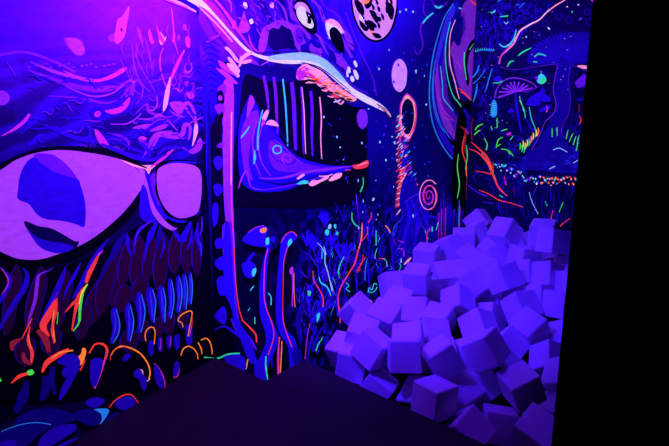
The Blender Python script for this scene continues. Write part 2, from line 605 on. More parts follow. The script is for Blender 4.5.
# row of blue lower teeth with lit edges
for x, y0, y1, w, lean, hk in ((113, 308, 343, 7, -2, 4), (127, 304, 341, 7, 1, 4), (138, 293, 332, 7, 1, 5), (149, 288, 322, 8, 3, 3), (160, 286, 322, 7, 3, 2),
                           (169, 279, 318, 5, 0, 3), (177, 276, 312, 5, 0, 3), (183, 274, 309, 5, 1, 2), (189, 272, 304, 3.5, 0, 1)):
    m = (y0 + y1) / 2
    NEAR.fill('b', [(x - w * .35, y0 + 1), (x + w * .3, y0), (x + w * .55 + hk * .4, m - 4), (x + w * .5 + hk * .3, m + 7), (x + lean + 1, y1), (x + lean - 2.2, y1 - 2), (x - w * .2, m + 4), (x - w * .45, m - 8)])
    NEAR.line('B', (1, 2.5, 1), [(x, y0 + 3), (x + w * .2, m), (x + lean - .5, y1 - 3)])
    NEAR.line('C', (.7, 1.3, .9), [(x + w * .3, y0 + 1), (x + w * .55 + hk * .4, m - 4), (x + w * .5 + hk * .3, m + 7), (x + lean + 1, y1)])
for x, y0, y1, w in ((150, 340, 356, 5), (159, 337, 352, 4), (168, 335, 349, 5), (176, 334, 350, 5), (188, 324, 345, 6)):
    NEAR.fill('b', [(x - w / 2, y0 + 2), (x, y0), (x + w / 2, y0 + 2), (x + w / 2, y1 - 4), (x, y1), (x - w / 2, y1 - 5)])
NEAR.draw('''
l m 1 1 | 160,338 159,350
l m .8 1 | 170,336 169,346
# orange gum arcs
l o 1 1.6 1 | 145,341 144,336 145,331 149,327 153,328 154,334 153,344
l o 1 1.6 1 | 182,327 181,323 177,320 180,315 187,311 191,312 190,320 188,330 187,336
l r .8 1 | 191,314 191,324 188,336
l o 1.4 2 1.6 | 110,355 113,350 120,346 130,348 140,354 147,364 149,372 148,378
l r .8 1 | 109,360 110,354 116,348 126,346
l s 1 1.5 1 | 136,369 141,370 142,376 145,381 149,378
l o 1.4 1.6 1 | 180,355 182,349 187,346 192,348 196,353 197,359
l o 1.2 1.6 1 | 197,342 200,348 201,354
l o 1.4 1.6 1 | 200,340 205,338 209,342 211,350 211,354
l r 2 3 1 | 88,353 94,344 102,344 106,350 103,362 98,378 93,388
l m .8 1 | 106,352 101,370 94,388
l r 2 6 6 3 | 41,372 46,362 58,354 68,349
l o 1 2 2 | 50,358 60,352 72,350
f o | 80,353 81,348 84,348 85,352 82,362 78,365 76,358
l r 1.5 2 | 84,360 79,370
l m 1 1.6 1 | 153,363 158,368 162,376 164,384 163,388
l m 1 1.5 1 | 178,366 178,372 175,377 172,376
f b | 154,364 160,372 162,384 160,388 155,382 153,372
f b | 174,362 178,362 178,371 174,376 172,372
f b | 132,374 138,368 142,374 146,381 144,390 141,388 138,380
f b | 121,358 126,353 130,355 126,360 122,361
f b | 90,360 100,358 102,362 98,378 93,387 89,378
f b | 56,362 64,354 74,354 79,360 78,368 72,380 64,394 58,400 60,388 66,376 64,366
f b | 62,368 67,368 65,377 61,374
l d 4 8 3 | 52,366 50,380 54,394
l d 6 10 4 | 44,376 44,390 40,400
l d 3 12 6 | 26,380 22,396 14,412
f b | 84,402 92,397 102,398 103,402 96,407 88,406
l r 1 1.5 1 | 108,407 114,400 122,395 129,394 134,398 138,404
f b | 114,402 121,397 129,396 134,400 133,406 126,410 117,408
f d | 14,420 30,410 50,408 68,412 76,418 60,424 40,428 20,432
f C | 90,410 102,408 108,410 104,418 98,424 92,418
f d | 72,414 88,408 100,414 98,424 84,424
l C .8 1 | 0,431 16,425 34,422 50,424
f d | -6,436 10,428 30,424 48,426 36,436 24,446 -6,456
f b | 38,440 50,428 64,424 74,424 74,430 62,438 48,446 38,448
f b | 50,450 62,442 78,437 74,446 62,456
f b | -8,448 4,440 14,440 14,446 2,454
l d 4 5 2 | 104,424 110,416 118,412
l G 1.6 2.2 2 1 | 203,357 214,358
''')
NEAR.draw('''
# start of the pale beak, crossing the corner from the long wall
f n | 172,-8 200,2 207,14 207,22 190,8 176,0
f w | 176,-8 190,-8 207,6 207,13 196,6 184,-1
l s 1 3 2 | 164,-2 178,3 195,12
l m 1 2 | 150,-6 170,2 186,8
l s 1 2 | 196,-4 207,8
''')
wm = NEAR.build('mural', wall_left, 'glowing painted face with pink goggles, blue teeth and orange gum lines')

# long wall: beaked skull, night sky, moon and reef plants
LONG = Mural(AB, dB, Vector((dB.y, -dB.x)), (BC - AB).length, FLOOR_PIT, 2)


def long_ground(S, Z, U, V):
    n = bands(S, Z, 45, 1.5, 15)
    n2 = noise(S * 9, Z * 9, 19)
    n3 = noise(S * 26, Z * 16, 29)
    C = np.zeros(S.shape + (3,)); G = np.zeros(S.shape + (3,))
    sky = box_mask(U, V, 330, 900, -900, 175, 22)
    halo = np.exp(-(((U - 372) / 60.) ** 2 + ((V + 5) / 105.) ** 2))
    skull = box_mask(U, V, 150, 372, -900, 60, 5)
    spine = box_mask(U, V, 150, 228, -900, 110, 8)
    reef = box_mask(U, V, 306, 900, 205, 900, 16)
    C[:] = np.array([.006, .005, .03])
    C += np.array([.02, .012, .20]) * sky[..., None]
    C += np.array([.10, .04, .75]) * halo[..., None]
    C += np.array([.20, .05, .75]) * skull[..., None] * (.25 + .75 * np.clip((n - .3) * 3, 0, 1))[..., None]
    C += np.array([.06, .02, .55]) * spine[..., None] * (.6 + .4 * n2)[..., None]
    web = np.clip((n3 - .5) * 3, 0, 1) * (.4 + .6 * n2)
    C += np.array([.05, .02, .60]) * (reef * web)[..., None]
    G[..., 2] += .10 * reef * web
    G[..., 0] += .004 * reef * web
    return C, G


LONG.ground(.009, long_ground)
LONG.draw('''
# moon
f k | 350,-5 351,8 354,20 360,32 368,40 377,42 386,38 393,28 397,14 398,0 398,-20 388,-40 372,-46 358,-38 351,-22
f P | 352,-6 353,8 356,20 362,31 369,38 377,40 385,36 391,27 395,13 396,0 395,-20 386,-38 372,-43 360,-36 353,-20
''')
rm = random.Random(11)
for i in range(70):
    a, q = rm.uniform(0, 6.28), math.sqrt(rm.random()) * .88
    x, y = 374 + 20 * q * math.cos(a), -2 + 40 * q * math.sin(a)
    if x > 380 and y > 18: continue
    LONG.fill('k' if i % 5 else 'o', [(x - 1.5, y - rm.uniform(1, 4)), (x + rm.uniform(.6, 1.6), y - 1), (x + rm.uniform(1, 2), y + rm.uniform(1, 4)), (x - .6, y + rm.uniform(1, 3))])
LONG.draw('''
f k | 354,0 360,2 364,10 363,16 358,12 355,6
f k | 364,2 371,0 371,6 366,9
f k | 359,20 364,24 368,30 364,31 360,26
f k | 367,20 373,22 374,28 371,31 367,26
f k | 369,10 375,12 378,20 376,23 371,16
f k | 385,2 391,4 394,10 392,20 388,16 386,8
f k | 372,33 379,34 381,38 375,38
f o | 363,-2 369,-3 369,2 364,4
f w | 359,15 362,17 363,22 360,20
# skull plates
f v | 200,0 214,4 228,22 240,42 252,58 262,68 250,66 232,50 214,28
l V 1 4 1 | 205,-10 222,8 240,34 256,56
l V 1 2 1 | 222,-2 230,2 231,12
f V | 244,11 246,20 250,27 247,32 242,33 238,29 241,20
f w | 243,3 246,3 247,8 244,8
f w | 249,20 252,19 253,23 250,24
f s | 270,3 273,3 273,8 270,7
f m | 232,21 235,21 236,28 232,28
f V | 262,30 270,24 280,20 292,24 300,32 306,44 308,52 300,54 292,40 282,30 274,30 268,38 264,52 258,50
l V 1 3 2 1 | 276,0 284,10 288,24 296,34
l V 1 3 3 1 | 284,-6 290,6 292,18 300,22
l V 2 4 2 | 294,-6 290,8 298,20 306,34 316,46
l V 2 5 3 | 300,-10 318,6 324,20 336,30 344,44 352,58
l V 1 3 1 | 306,30 318,36 324,48 330,58
l v 1 3 1 | 322,40 332,50 338,62
l m 1 2.5 1 | 314,48 320,54 318,60 312,56
l V 1 2 1 | 256,28 262,40 262,54
l m 1 2 1 | 248,34 252,46 262,56
l v 2 3 2 | 318,-4 326,8 336,14 342,24 352,42
l V 1 4 2 | 260,66 276,58 300,56 320,60
f V | 310,44 318,44 322,52 316,56 310,52
f V | 330,56 338,54 346,62 350,72 342,68
f V | 344,30 350,36 354,48 350,50 345,40
f v | 296,28 302,30 303,40 299,44 295,38
l V 2 3 1 | 276,34 296,26 310,36
''')
rk = random.Random(4)
for i in range(95):
    x = rk.uniform(236, 352)
    top = -4 if x < 330 else (x - 330) * 2.4
    y = rk.uniform(top, min(54, 20 + (x - 236) * .5) if x < 300 else 54 + (x - 300) * .35)
    a = rk.uniform(.3, 1.5)
    l = rk.uniform(3, 11)
    LONG.line(rk.choice('vVVmvnn'), (.3, rk.uniform(.8, 2.4), .3), [(x, y), (x + l * .5 * math.cos(a) + 1, y + l * .5 * math.sin(a)), (x + l * math.cos(a) - 1, y + l * math.sin(a))])
LONG.draw('''
# dark eye pits
f n | 268,34 272,28 278,29 281,25 286,28 290,30 293,38 294,48 286,48 276,49 268,46
f k | 293,8 296,0 304,0 311,8 316,22 316,32 312,34 303,28 296,18
f w | 296,9 299,6 304,8 309,16 313,24 312,28 308,28 302,24 297,17
f P | 294,6 299,2 306,5 310,14 304,8 299,6 296,10
f k | 305,11 308,14 307,18
f k | 307,18 309,16 311,21 310,24 307,23
f w | 325,24 330,21 338,26 342,34 336,30 331,28 329,34 330,40 327,34
f s | 325,22 331,19 339,24 344,34 338,28 330,24
f k | 329,30 334,27 340,33 343,42 344,50 340,53 334,46 330,38
f d | 308,40 314,40 322,46 316,48
f d | 328,54 334,54 336,62 332,64
f d | 300,46 306,44 308,52 302,54
# outline of the head toward the sky
l v 2 2 | 345,12 353,34 362,56 372,78 376,96
l b 1 1 | 362,60 372,76 380,92
f w | 353,62 355,61 357,66 355,67
f w | 347,68 349,67 350,72 348,73
f w | 353,71 355,70 358,76 357,80 354,76
f w | 350,77 352,76 354,80 352,82 350,80
f w | 346,71 347,71 348,77 346,76
# upper jaw shadow and mouth
f k | 222,62 240,64 262,66 290,70 310,78 330,96 352,106 366,112 366,150 366,190 340,206 240,206 224,200 226,150 230,110 234,76
f n | 236,64 262,66 290,68 300,76 290,82 262,80 244,76 238,120 232,150 226,100
f s | 297,70 304,64 310,66 322,72 334,84 346,92 356,99 350,102 342,98 334,94 326,90 318,86 312,80 300,80 296,78
f m | 296,72 304,66 308,72 304,78 298,80
l s 1 3 1 | 305,83 311,82 317,83
l s 1 3 1 | 321,90 327,91 334,90
l s 1 2 1 | 327,96 332,97 335,95
l o 2 3 2 | 318,78 326,84 338,92 350,99
l r 1 3 1 | 322,84 334,96 344,98
l w 1 2 1 | 333,102 338,101 342,98
l s 1 2.5 1 | 334,99 340,104 344,100 348,99
f r | 306,72 314,76 322,84 314,82
''')
for i in range(70):
    t = rk.random()
    x = 300 + 58 * t; y = 68 + 30 * t ** .9 + rk.uniform(-4, 7) * (1 - .6 * t)
    l = rk.uniform(2, 6)
    LONG.line(rk.choice('ssrmoopV'), (.3, rk.uniform(.8, 2.0), .3), [(x, y), (x + l * .6, y - rk.uniform(-1, 1)), (x + l, y + rk.uniform(-1.5, 1))])
for i in range(24):
    t = rk.random()
    x = 303 + 46 * t; y = 74 + 26 * t + rk.uniform(0, 5)
    LONG.line('k', (.3, 1.6, .3), [(x, y), (x + 3, y + .8), (x + 7, y + 1)])
LONG.draw('''
# beak, pale rib above the mouth
f w | 178,-6 192,-6 204,3 216,16 232,34 246,48 256,54 272,57 292,57 306,57 318,60 330,67 340,76 352,88 366,96 380,104 388,112 391,118 386,113 374,107 360,100 346,90 334,80 322,70 308,64 292,62 270,61 252,55 240,46 222,26 206,10
f i | 270,56 292,53 306,53 322,58 334,68 346,82 340,80 328,72 318,64 306,61 290,60 270,60
f w | 258,55 270,60 290,61 304,61 304,63 288,64 268,61
l n 1 1.2 1 | 254,53 280,52 306,51 322,55
l n 1 1.5 1 | 300,62 318,67 334,78 350,92
l v 1 2 1 | 330,62 342,74 352,86 368,94
l s 1 2 1 | 186,-4 212,20 232,42
l k 2 3 1 | 376,104 384,110 391,118
l s 1 1 | 372,102 384,110 390,117
# flared feather tufts
f s | 224,48 227,47 232,52 237,59 238,63 234,60 229,53
f s | 227,58 230,58 235,64 239,70 238,73 233,68
f s | 226,64 230,64 236,70 239,76 236,77 230,70
f s | 240,60 244,54 250,52 252,54 246,57 241,62
f s | 240,63 246,60 251,60 250,62 244,64
f s | 238,66 240,56 242,60 240,66
f V | 217,61 222,62 230,70 236,76 230,74 221,68
f V | 215,68 224,71 234,80 226,78
f V | 224,76 232,78 237,84 230,82
f v | 205,42 214,36 222,35 216,38 209,42
''')
for i in range(9):
    LONG.line('q', (.5, 2, .5), [(200 + i, 44 + i * 6), (210, 40 + i * 6), (220, 46 + i * 6)])
LONG.draw('''
# spine column
f k | 208,150 214,120 222,104 232,100 233,360 214,350 207,300
f V | 223,82 229,80 233,88 233,130 232,190 233,226 226,226 223,190 222,130 222,110
f v | 222,226 233,226 234,270 236,300 240,324 252,340 256,350 246,340 238,336 230,318 226,290 223,260
f b | 224,226 229,226 232,270 234,300 238,320 248,336 254,352 256,364 248,360 240,340 232,322 226,300 223,270
l s 1.4 1.4 | 231,112 230.5,150 230.5,186
l r 1.4 1.2 | 231,184 231,206 233,240 235,280 238,306 242,321
l r 1.2 2.4 2 | 242,320 249,327 255,334 256,342
f v | 217,88 224,84 226,92 222,96 218,92
f k | 216,94 221,90 224,98 222,106 217,104
f V | 218,96 221,96 221,100 218,100
f v | 214,106 222,104 224,112 218,114
f k | 220,112 223,114 221,122 218,120
f k | 218,126 222,124 222,136 219,136
f v | 216,146 222,142 222,148
f k | 216,150 221,148 222,158 218,162
f b | 213,160 219,156 222,164 217,170
f k | 216,172 221,170 222,182 218,182
f b | 213,186 219,184 222,190 216,196
f b | 212,206 217,204 217,220 213,226
f k | 218,206 221,206 221,226 218,228
f b | 215,240 222,238 224,246 216,248
f b | 214,262 222,256 226,264 220,270
f b | 216,280 224,276 228,290 220,296
f k | 218,298 224,296 230,306 232,318 222,312
f b | 214,316 222,306 226,312 224,324
l b 1 3 1 | 214,330 224,326 238,336 246,346
l n 2 4 2 | 208,100 209,180 210,260 213,330
l d 1 2 1 | 204,70 206,120 206,200 209,300
''')
# baleen strips hanging in the mouth
for x0, x1, y0, y1, k, w in ((263, 268, 76, 112, 'v', 3), (273, 277, 77, 134, 'v', 3), (282, 287, 79, 146, 'c', 2), (291, 295, 82, 150, 'v', 4),
                         (301, 305, 87, 154, 's', 1.4), (300, 303, 87, 154, 'v', 2), (310, 312, 91, 156, 'v', 3), (319, 321, 97, 159, 's', 1.6)):
    LONG.line(k, (w, w, w * .7), [(x0, y0), (x0 + (x1 - x0) * .3 + 1, (y0 * 2 + y1) / 3), (x1 - 1, (y0 + 2 * y1) / 3), (x1, y1)])
LONG.draw('''
# lower jaw
f d | 238,128 244,106 250,96 256,104 262,116 270,124 276,132 286,148 298,158 312,162 328,165 352,166 348,170 330,176 306,182 286,190 262,192 244,186 238,168
f b | 252,130 262,122 274,134 286,148 300,158 328,166 350,167 338,172 314,174 290,176 268,180 254,172 248,152
f v | 270,140 282,150 296,160 316,166 340,168 320,172 296,172 276,170 268,156
f V | 247,104 250,95 254,102 250,112 246,118
f v | 240,136 246,118 256,110 258,122 252,136 248,160 252,180 244,172
l V 1 2 1 | 256,120 252,140 254,160 260,176
l V 1 2 1 | 262,124 258,140 260,160 270,176
l V 1 2 1 | 240,182 246,170 250,186 262,190
l V 1 3 3 1 | 258,178 280,178 306,172 336,168 352,166
l v 1 3 1 | 262,190 286,186 306,180 328,176
l n 1 2 1 | 256,126 264,118 276,124 282,136 292,150
l n 1 1.5 1 | 268,150 276,160 290,164 296,156 288,148 280,152
l m .8 1 | 282,158 288,162 290,156 284,154 281,158 284,164
l m .6 .8 | 274,140 282,146 292,156 300,162
l c 1.4 2 | 262,110 259,122 257,136 257,150
l c 1 3 1 | 254,150 254,158 253,164
l c 1 2 1 | 249,126 245,132 240,138
l n 1 3 1 | 258,180 280,184 304,180 330,172
f s | 265,124 269,120 274,121 278,126 274,126 269,125
f s | 262,116 266,110 268,112 265,120 262,122
f m | 260,126 263,118 264,124
l m 1 1.5 | 238,188 240,180 244,172
''')
LONG.ring('c', 276.5, 149.5, 4.3, 4, 1.5)
LONG.draw('''
f c | 296,184 300,181 305,180 308,183 302,184
f s | 296,178 302,174 304,175 298,179
f s | 312,180 308,184 312,186 320,182 328,178 326,176 318,180
f s | 328,180 334,174 341,173 340,177 334,180 330,181
l s 1 2 1 | 318,176 326,176 332,174
l r 1 2 1 | 344,170 350,170
f r | 352,165 358,164 366,160 368,163 366,167 358,169 353,168
l s 1 1.5 | 356,166 367,162
# mauve discs and sky marks
f P | 391,75 392,67 395,61 399,59 403,62 406,69 406,77 405,85 402,90 399,92 395,90 392,84
f V | 356,118 358,111 361,109 365,111 367,118 366,125 362,129 358,126
''')
LONG.draw('''
# burning ring
f m | 399,122 399,106 402,98 406,93 411,97 415,103 416,114 415,126 411,136 407,142 402,136 399,130
f s | 400,120 400,108 402,100 406,95 410,98 414,104 415,116 413,128 410,136 407,139 402,134 400,129
f m | 401,119 401,107 404,100 408,99 412,104 413,114 412,124 408,132 403,131
f n | 400.6,120 401.2,108 403.5,101 407.5,99 412,104 413.4,115 412,126 408,134 403,132
l r 1 1.5 1 | 414,104 415,116 412.5,128 408,136
''')
rs = random.Random(5)
for i in range(120):
    x, y = rs.uniform(328, 432), rs.uniform(48, 235)
    if x < 345 + (60 - y) * 0 and y < 110 or (x < 368 and y < 104): continue
    LONG.spot(rs.choice('bBBvi'), x, y, rs.choice((.4, .5, .9)), rs.choice((.6, .9, 1.6)))
for x, y in ((323, 117), (336, 137), (379, 142), (379, 142), (385, 160), (361, 143), (396, 160), (415, 71), (378, 69), (366, 98), (399, 12), (405, 10), (412, 12)):
    LONG.spot('i', x, y, .8, 1.3)
# twisting tower of little scales
for i in range(46):
    t = i / 45
    x = 399 + 5 * t + 2 * math.sin(i * 2.1)
    y = 116 + 84 * t
    for q in range(3 + int(3 * t)):
        xx = x + q * (1.2 + 3.2 * t) - 4 * t + rs.uniform(-1, 1) - 1
        LONG.line(rs.choice('sbBmwbBcrVb' if q else 'srwsr'), (.4, 1.4, .4), [(xx - 1.4, y + 1.8), (xx, y + .4), (xx + 1.4, y - 1.2)])
for i in range(20):
    LONG.line('r' if i % 3 else 's', (.4, 1.5, .4), [(400 - i * .25 - 2, 168 + i * 2.0 + 1.5), (402 - i * .25, 168 + i * 2.0), (405 - i * .3, 166 + i * 2.0)])
for i in range(8):
    LONG.line('i', (.6, 1.8, .6), [(400 - i * .4, 222 + i * 3), (402.5 - i * .4, 219 + i * 3), (404 - i * .4, 216 + i * 3)])
LONG.line('s', (.5, 1.6, .5), [(395, 215), (398, 211), (402, 206)])
LONG.draw('''
# trunk and coral below the tower
f d | 402,180 410,176 418,190 424,206 432,222 440,240 440,262 400,270 396,240 400,216 398,200
l b 2 4 4 2 | 404,200 408,215 404,235 400,262
l b 2 4 3 2 | 410,200 416,215 414,240 412,262
l b 1 3 2 | 418,205 424,220 432,236
l b 1 3 1 | 420,218 430,216 438,220
l v 1 2 2 | 404,202 412,196 420,193 427,192
# spiral shell
''')
sp = [(427.5 + (1.2 + i * .36) * math.cos(i * .42) * .62, 196 + (1.2 + i * .36) * math.sin(i * .42)) for i in range(44)]
LONG.line('m', (1.0, 1.6, 1.8, 1.6), sp)
LONG.line('s', (.6, .9, .9), sp[26:])
LONG.line('r', (.4, .8, .8), [(x + .9, y + .3) for x, y in sp[14:34]])
# crescent planet running into the far corner
LONG.draw('''
f d | 452,4 444,16 437,34 431,56 429,78 428,100 431,124 438,142 447,156 458,164 474,166 474,0
f b | 454,0 446,16 440,34 434,56 431,80 431,104 435,126 444,146 458,160 462,150 452,138 444,118 441,96 440,72 443,48 450,26 458,8
f B | 451,6 445,18 440,34 436,50 434,60 437,62 441,46 447,26 454,10
f V | 436,60 434,80 436,104 442,124 450,136 456,140 457,132 448,120 441,100 438,80
f v | 444,44 448,70 446,92 452,112 461,124 462,160 452,128 442,108 439,84
f V | 460,10 466,0 476,0 476,98 466,98 457,84 452,64 451,48 456,34 460,22
f d | 461,16 464,22 462,32 459,44 456,46 453,40 456,30
l v 2 3 1 | 462,14 463,28 459,42
f k | 448,30 446,50 447,66 450,80 454,92 460,100 468,106 474,110 474,140 466,124 456,112 449,98 445,80 444,60
f k | 474,38 468,44 464,56 463,72 466,86 468,80 466,68 468,54 473,46
l C 1.2 1.6 1.2 | 452,4 444,16 438,32 432,54 429,76 428,98 431,122 438,140 447,154 455,162
l v 1 1.4 1 | 450,12 443,30 437,54 433,80 433,100 438,120
l C .8 .8 | 434,60 431,84 432,104 437,122 446,136 452,146 458,146
l C .8 .8 | 432,70 432,96 437,118 447,136 453,146 461,145
f k | 434,110 442,128 450,140 462,142 462,146 452,146 445,136
l c 1 1.2 1 | 449,22 445,40 444,56 446,76 451,94 458,104 464,112
l s 1 1.4 1 | 454,20 449,34 448,52 449,66 453,80 456,92 458,99
l m 1.2 1.4 1 | 452,42 450,52 453,60 458,64 460,70
l m .8 1 | 433,76 437,98 444,112 452,120
l m .8 .8 | 439,110 444,118 451,120
l c .8 .8 | 439,66 441,84 442,98 448,106 452,111
l G 1 1.4 1 | 463,52 463,64 465,80
l G .8 1.2 | 474,43 468,50
l r 1 2 1.5 | 457,88 462,92 468,98 473,104
l r 1 2 1 | 459,92 466,96 472,103
l r 1 2.4 1 | 469,0 472,3 476,6
l v 1 2 1 | 424,-4 422,8 423,14 427,17
l c 1.5 2.5 1.5 | 432,13 427,17 424,20 421,24
l v 2 2.4 2 1 | 421,22 419,30 421,40 421,48 417,54 414,52 413,47
l v 1 2 | 430,0 434,6 440,8 446,2
l c 1.5 2.5 1.5 | 433,6 437,8 441,6
l c 1.5 2 | 457,8 460,9
# dark seam, red and green weeds at the corner
f k | 456,118 476,112 470,240 448,250
l b 2 6 3 | 462,108 468,120 466,134
l R 1 3 1 | 459,126 464,132 463,146 466,156
l m 1 1.5 | 464,128 467,134
l r 1 1.6 1 | 463,136 461,150 465,164
l g .8 1.6 1 | 457,154 456,168 458,184 456,198
l G .8 1.4 .8 | 465,145 466,156 464,170
l R 1 1.6 | 466,166 465,200
l o .6 1 | 465,164 465,176
''')
for i in range(26):
    x = 438 + i * .95
    LONG.line(rs.choice('bbvdCm'), (.5, .9, .4), [(x, 196 + rs.uniform(-8, 20)), (x - .5, 215 + rs.uniform(-4, 4)), (x - 1, 236 + rs.uniform(-5, 12))])
# plants and reef
for i in range(150):
    x, y = rs.uniform(300, 446), rs.uniform(212, 352)
    if x < 330 and y < 240: continue
    a = rs.uniform(-2.2, -.9); l = rs.uniform(6, 26)
    b = a + rs.uniform(-.7, .7)
    LONG.line(rs.choice('bbbbbdddddbC'), (.3, rs.uniform(.6, 1.8), .3),
              [(x, y), (x + l * .5 * math.cos(a), y + l * .5 * math.sin(a)), (x + l * .5 * (math.cos(a) + math.cos(b)), y + l * .5 * (math.sin(a) + math.sin(b)))])
for i in range(34):
    LONG.spot(rs.choice('qqdb'), rs.uniform(296, 330), rs.uniform(280, 350), rs.uniform(1, 3.2), rs.uniform(2, 6))
for i in range(46):
    x, y = rs.uniform(322, 440), rs.uniform(215, 300)
    LONG.line(rs.choice('CCRBBbG'), (.3, .8, .3), [(x, y), (x + rs.uniform(-2, 2), y + rs.uniform(1, 3)), (x + rs.uniform(-3, 3), y + rs.uniform(3, 8))])
for cx, cy in ((323, 221), (330, 240), (312, 245), (345, 250), (338, 252), (305, 240)):
    for j in range(14):
        a = rs.uniform(-3.0, -.1)
        LONG.line('b', (.6, 1.6, .3), [(cx, cy + 6), (cx + 4 * math.cos(a), cy + 5 * math.sin(a)), (cx + 8 * math.cos(a), cy + 11 * math.sin(a))])
for cx, cy, h in ((330, 292, 60), (318, 280, 40), (344, 300, 50), (356, 296, 50), (368, 290, 60), (380, 280, 50), (392, 272, 50), (310, 330, 60), (322, 320, 50), (300, 340, 50), (336, 316, 44), (412, 246, 40), (426, 244, 40)):
    for j in range(16):
        t = rs.uniform(.15, 1)
        x, y = cx + rs.uniform(-5, 5) * t, cy - h * t
        dx = rs.uniform(-9, 9)
        LONG.line(rs.choice('qqbbBv'), (.3, .9, .3), [(x, y), (x + dx * .5, y - 3), (x + dx, y - rs.uniform(6, 13))])
    LONG.line('b', (2, 1.2, .4), [(cx, cy), (cx - 2, cy - h * .5), (cx + 2, cy - h)])
LONG.draw('''
f i | 327,224 329,224 329,228 326,228
f c | 324,229 327,230 326,235 323,233
f c | 332,224 334,224 334,228 332,227
f G | 334,232 336,232 336,234 334,234
l i .6 1.1 1.4 1 | 315,242 320,247 323,254 323,262 326,272 330,290
l i .8 1.4 | 322,246 324,254
l c .8 1.2 | 320,248 320,258
l i 1 2 1 | 329,282 331,290
l c 1 2 1 | 317,276 319,282 325,286 329,295
l c 1 1.6 | 342,256 338,264 336,273
l G 1 1.6 1.4 | 350,212 350,219 353,224 356,226
l V .8 1.2 | 354,194 355,204
l v .8 1 | 355,204 357,222 357,240
l G 1 1.2 | 361,177 361,185 358,192
l G .8 1 | 360,186 358,192
l r 1.2 1.8 1.8 1.4 | 360,222 360,236 356,250 353,262 346,274 339,286 336,298 338,312 338,322
l s .8 1 | 360,224 359,238 357,248
l m .6 1 | 345,276 339,286 336,300 337,314
l r 1 1.2 | 365,226 365,234 358,242
l r .8 1.2 | 369,212 369,217 366,222
l r .8 1.6 | 361,254 360,262 355,270
l r .8 1 | 364,256 358,264
l r .6 1 | 359,268 355,272
l r 1 1.6 | 311,270 312,280 317,288 321,297 321,306
l o .8 1 | 292,272 292,290 293,306
l m 1.4 2 1 | 290,266 291,284 290,306
f m | 288,268 291,266 291,273 288,273
l C .8 1 | 365,258 363,270 363,280
l G 1 1.2 | 374,230 374,245
l c .8 1 | 375,248 373,254 373,258
f G | 306,290 309,291 308,295 306,294
f c | 315,314 318,312 317,318 315,321
l g 1 1.2 | 320,338 316,344 314,350
l G .8 1 | 321,336 316,344
l c .8 1 | 338,316 341,317 342,319
l r .8 1.2 | 338,312 343,306 345,302 345,314
l c .8 1 | 366,292 367,287 370,289 372,283 375,284
l c .8 1 | 366,289 369,292 373,290 375,286
l c .8 1 | 344,282 347,285 344,288 348,291
l i .8 1.2 | 378,286 380,289
l i 1 1 | 382,286 383,287
l s .8 1 | 361,300 365,298 370,301
l r .8 1 | 368,302 366,308
l o 1 1.5 | 383,225 386,228 388,232
l m .8 1.2 | 396,248 401,249 402,256
l s 1 2.6 1 | 402,264 406,260 409,257
l i 1 1.8 | 399,258 399,262
l c .8 1 | 380,258 384,260 385,266
l r .6 .8 | 376,258 383,258
l r .8 1 | 425,244 425,233 428,228
l c .8 1 | 434,230 436,222
l i 1.6 1.6 | 411,214 411,217
l c 1 1.6 | 430,226 430,231
l m .8 1 | 396,240 402,242
# stalked eye and worms
f n | 258,232 268,226 275,232 276,244 268,250 262,246
f b | 241,239 246,232 254,227 261,225 265,228 264,238 268,246 258,245 250,244
f b | 240,239 248,244 262,246 270,244 264,242 252,240
l m .8 1.2 | 246,232 254,227 262,225
f o | 258,229 262,227 265,228 263,232 259,232
f c | 264,238 267,237 267,243 264,244
f b | 268,238 273,236 272,242
f b | 264,250 268,246 266,260 264,290 266,310 274,328 276,340 272,352 266,366 264,380 256,380 252,366 260,352 264,336 258,312 258,280
l r 1 1.2 1 | 266,248 263,262 262,290 264,306 270,322 272,334 269,346 266,354
f b | 278,250 280,238 286,232 292,232 295,237 290,242 285,250 280,276 280,310 284,328 294,340 294,364 288,368 286,346 276,328 274,300
l r .8 1.2 | 279,242 284,234 290,231 295,235
l r 1 1.2 | 286,246 282,260 281,290 281,316 284,330 290,346
f c | 286,241 289,238 290,242 286,246
l b 3 4 2 | 252,252 246,262 250,274
f b | 240,264 248,260 254,266 252,276 244,276
f c | 250,270 254,267 254,272 251,276
l c .8 1.2 | 248,290 252,285
l c 1 1.6 | 266,292 269,296 269,304
l G 1 1.4 | 253,316 253,323
l c .8 1 | 246,310 248,307
l d 2 5 2 | 300,300 296,320 298,344
l m .8 1 | 308,322 305,338 303,358
l b 1 2 1 | 313,330 308,344 306,360
l b 1 2 1 | 324,320 315,336 310,350
l G 1.4 2 1.4 | 264,355 264,366 266,379
l m 1.4 2 1.6 | 278,336 276,352 276,378
l r 1 1.2 | 277,336 277,378
l o 1.2 1.4 | 280,340 279,360 278,376
l o 1.2 2 | 246,358 244,368
l b 1 1.5 | 270,356 270,366
f b | 222,356 232,352 242,356 244,368 234,372
l G 2 2 1.6 | 206,356 216,357 226,353 238,352
f d | 290,352 296,346 300,356 296,372
''')
LONG.build('mural', wall_back_left, 'glowing painting of a beaked skull, moon, crescent planet and reef plants')

# far wall: mushroom forest
FAR = Mural(BC, dC, Vector((-dB.x, -dB.y)), 2.6, FLOOR_PIT, 3)


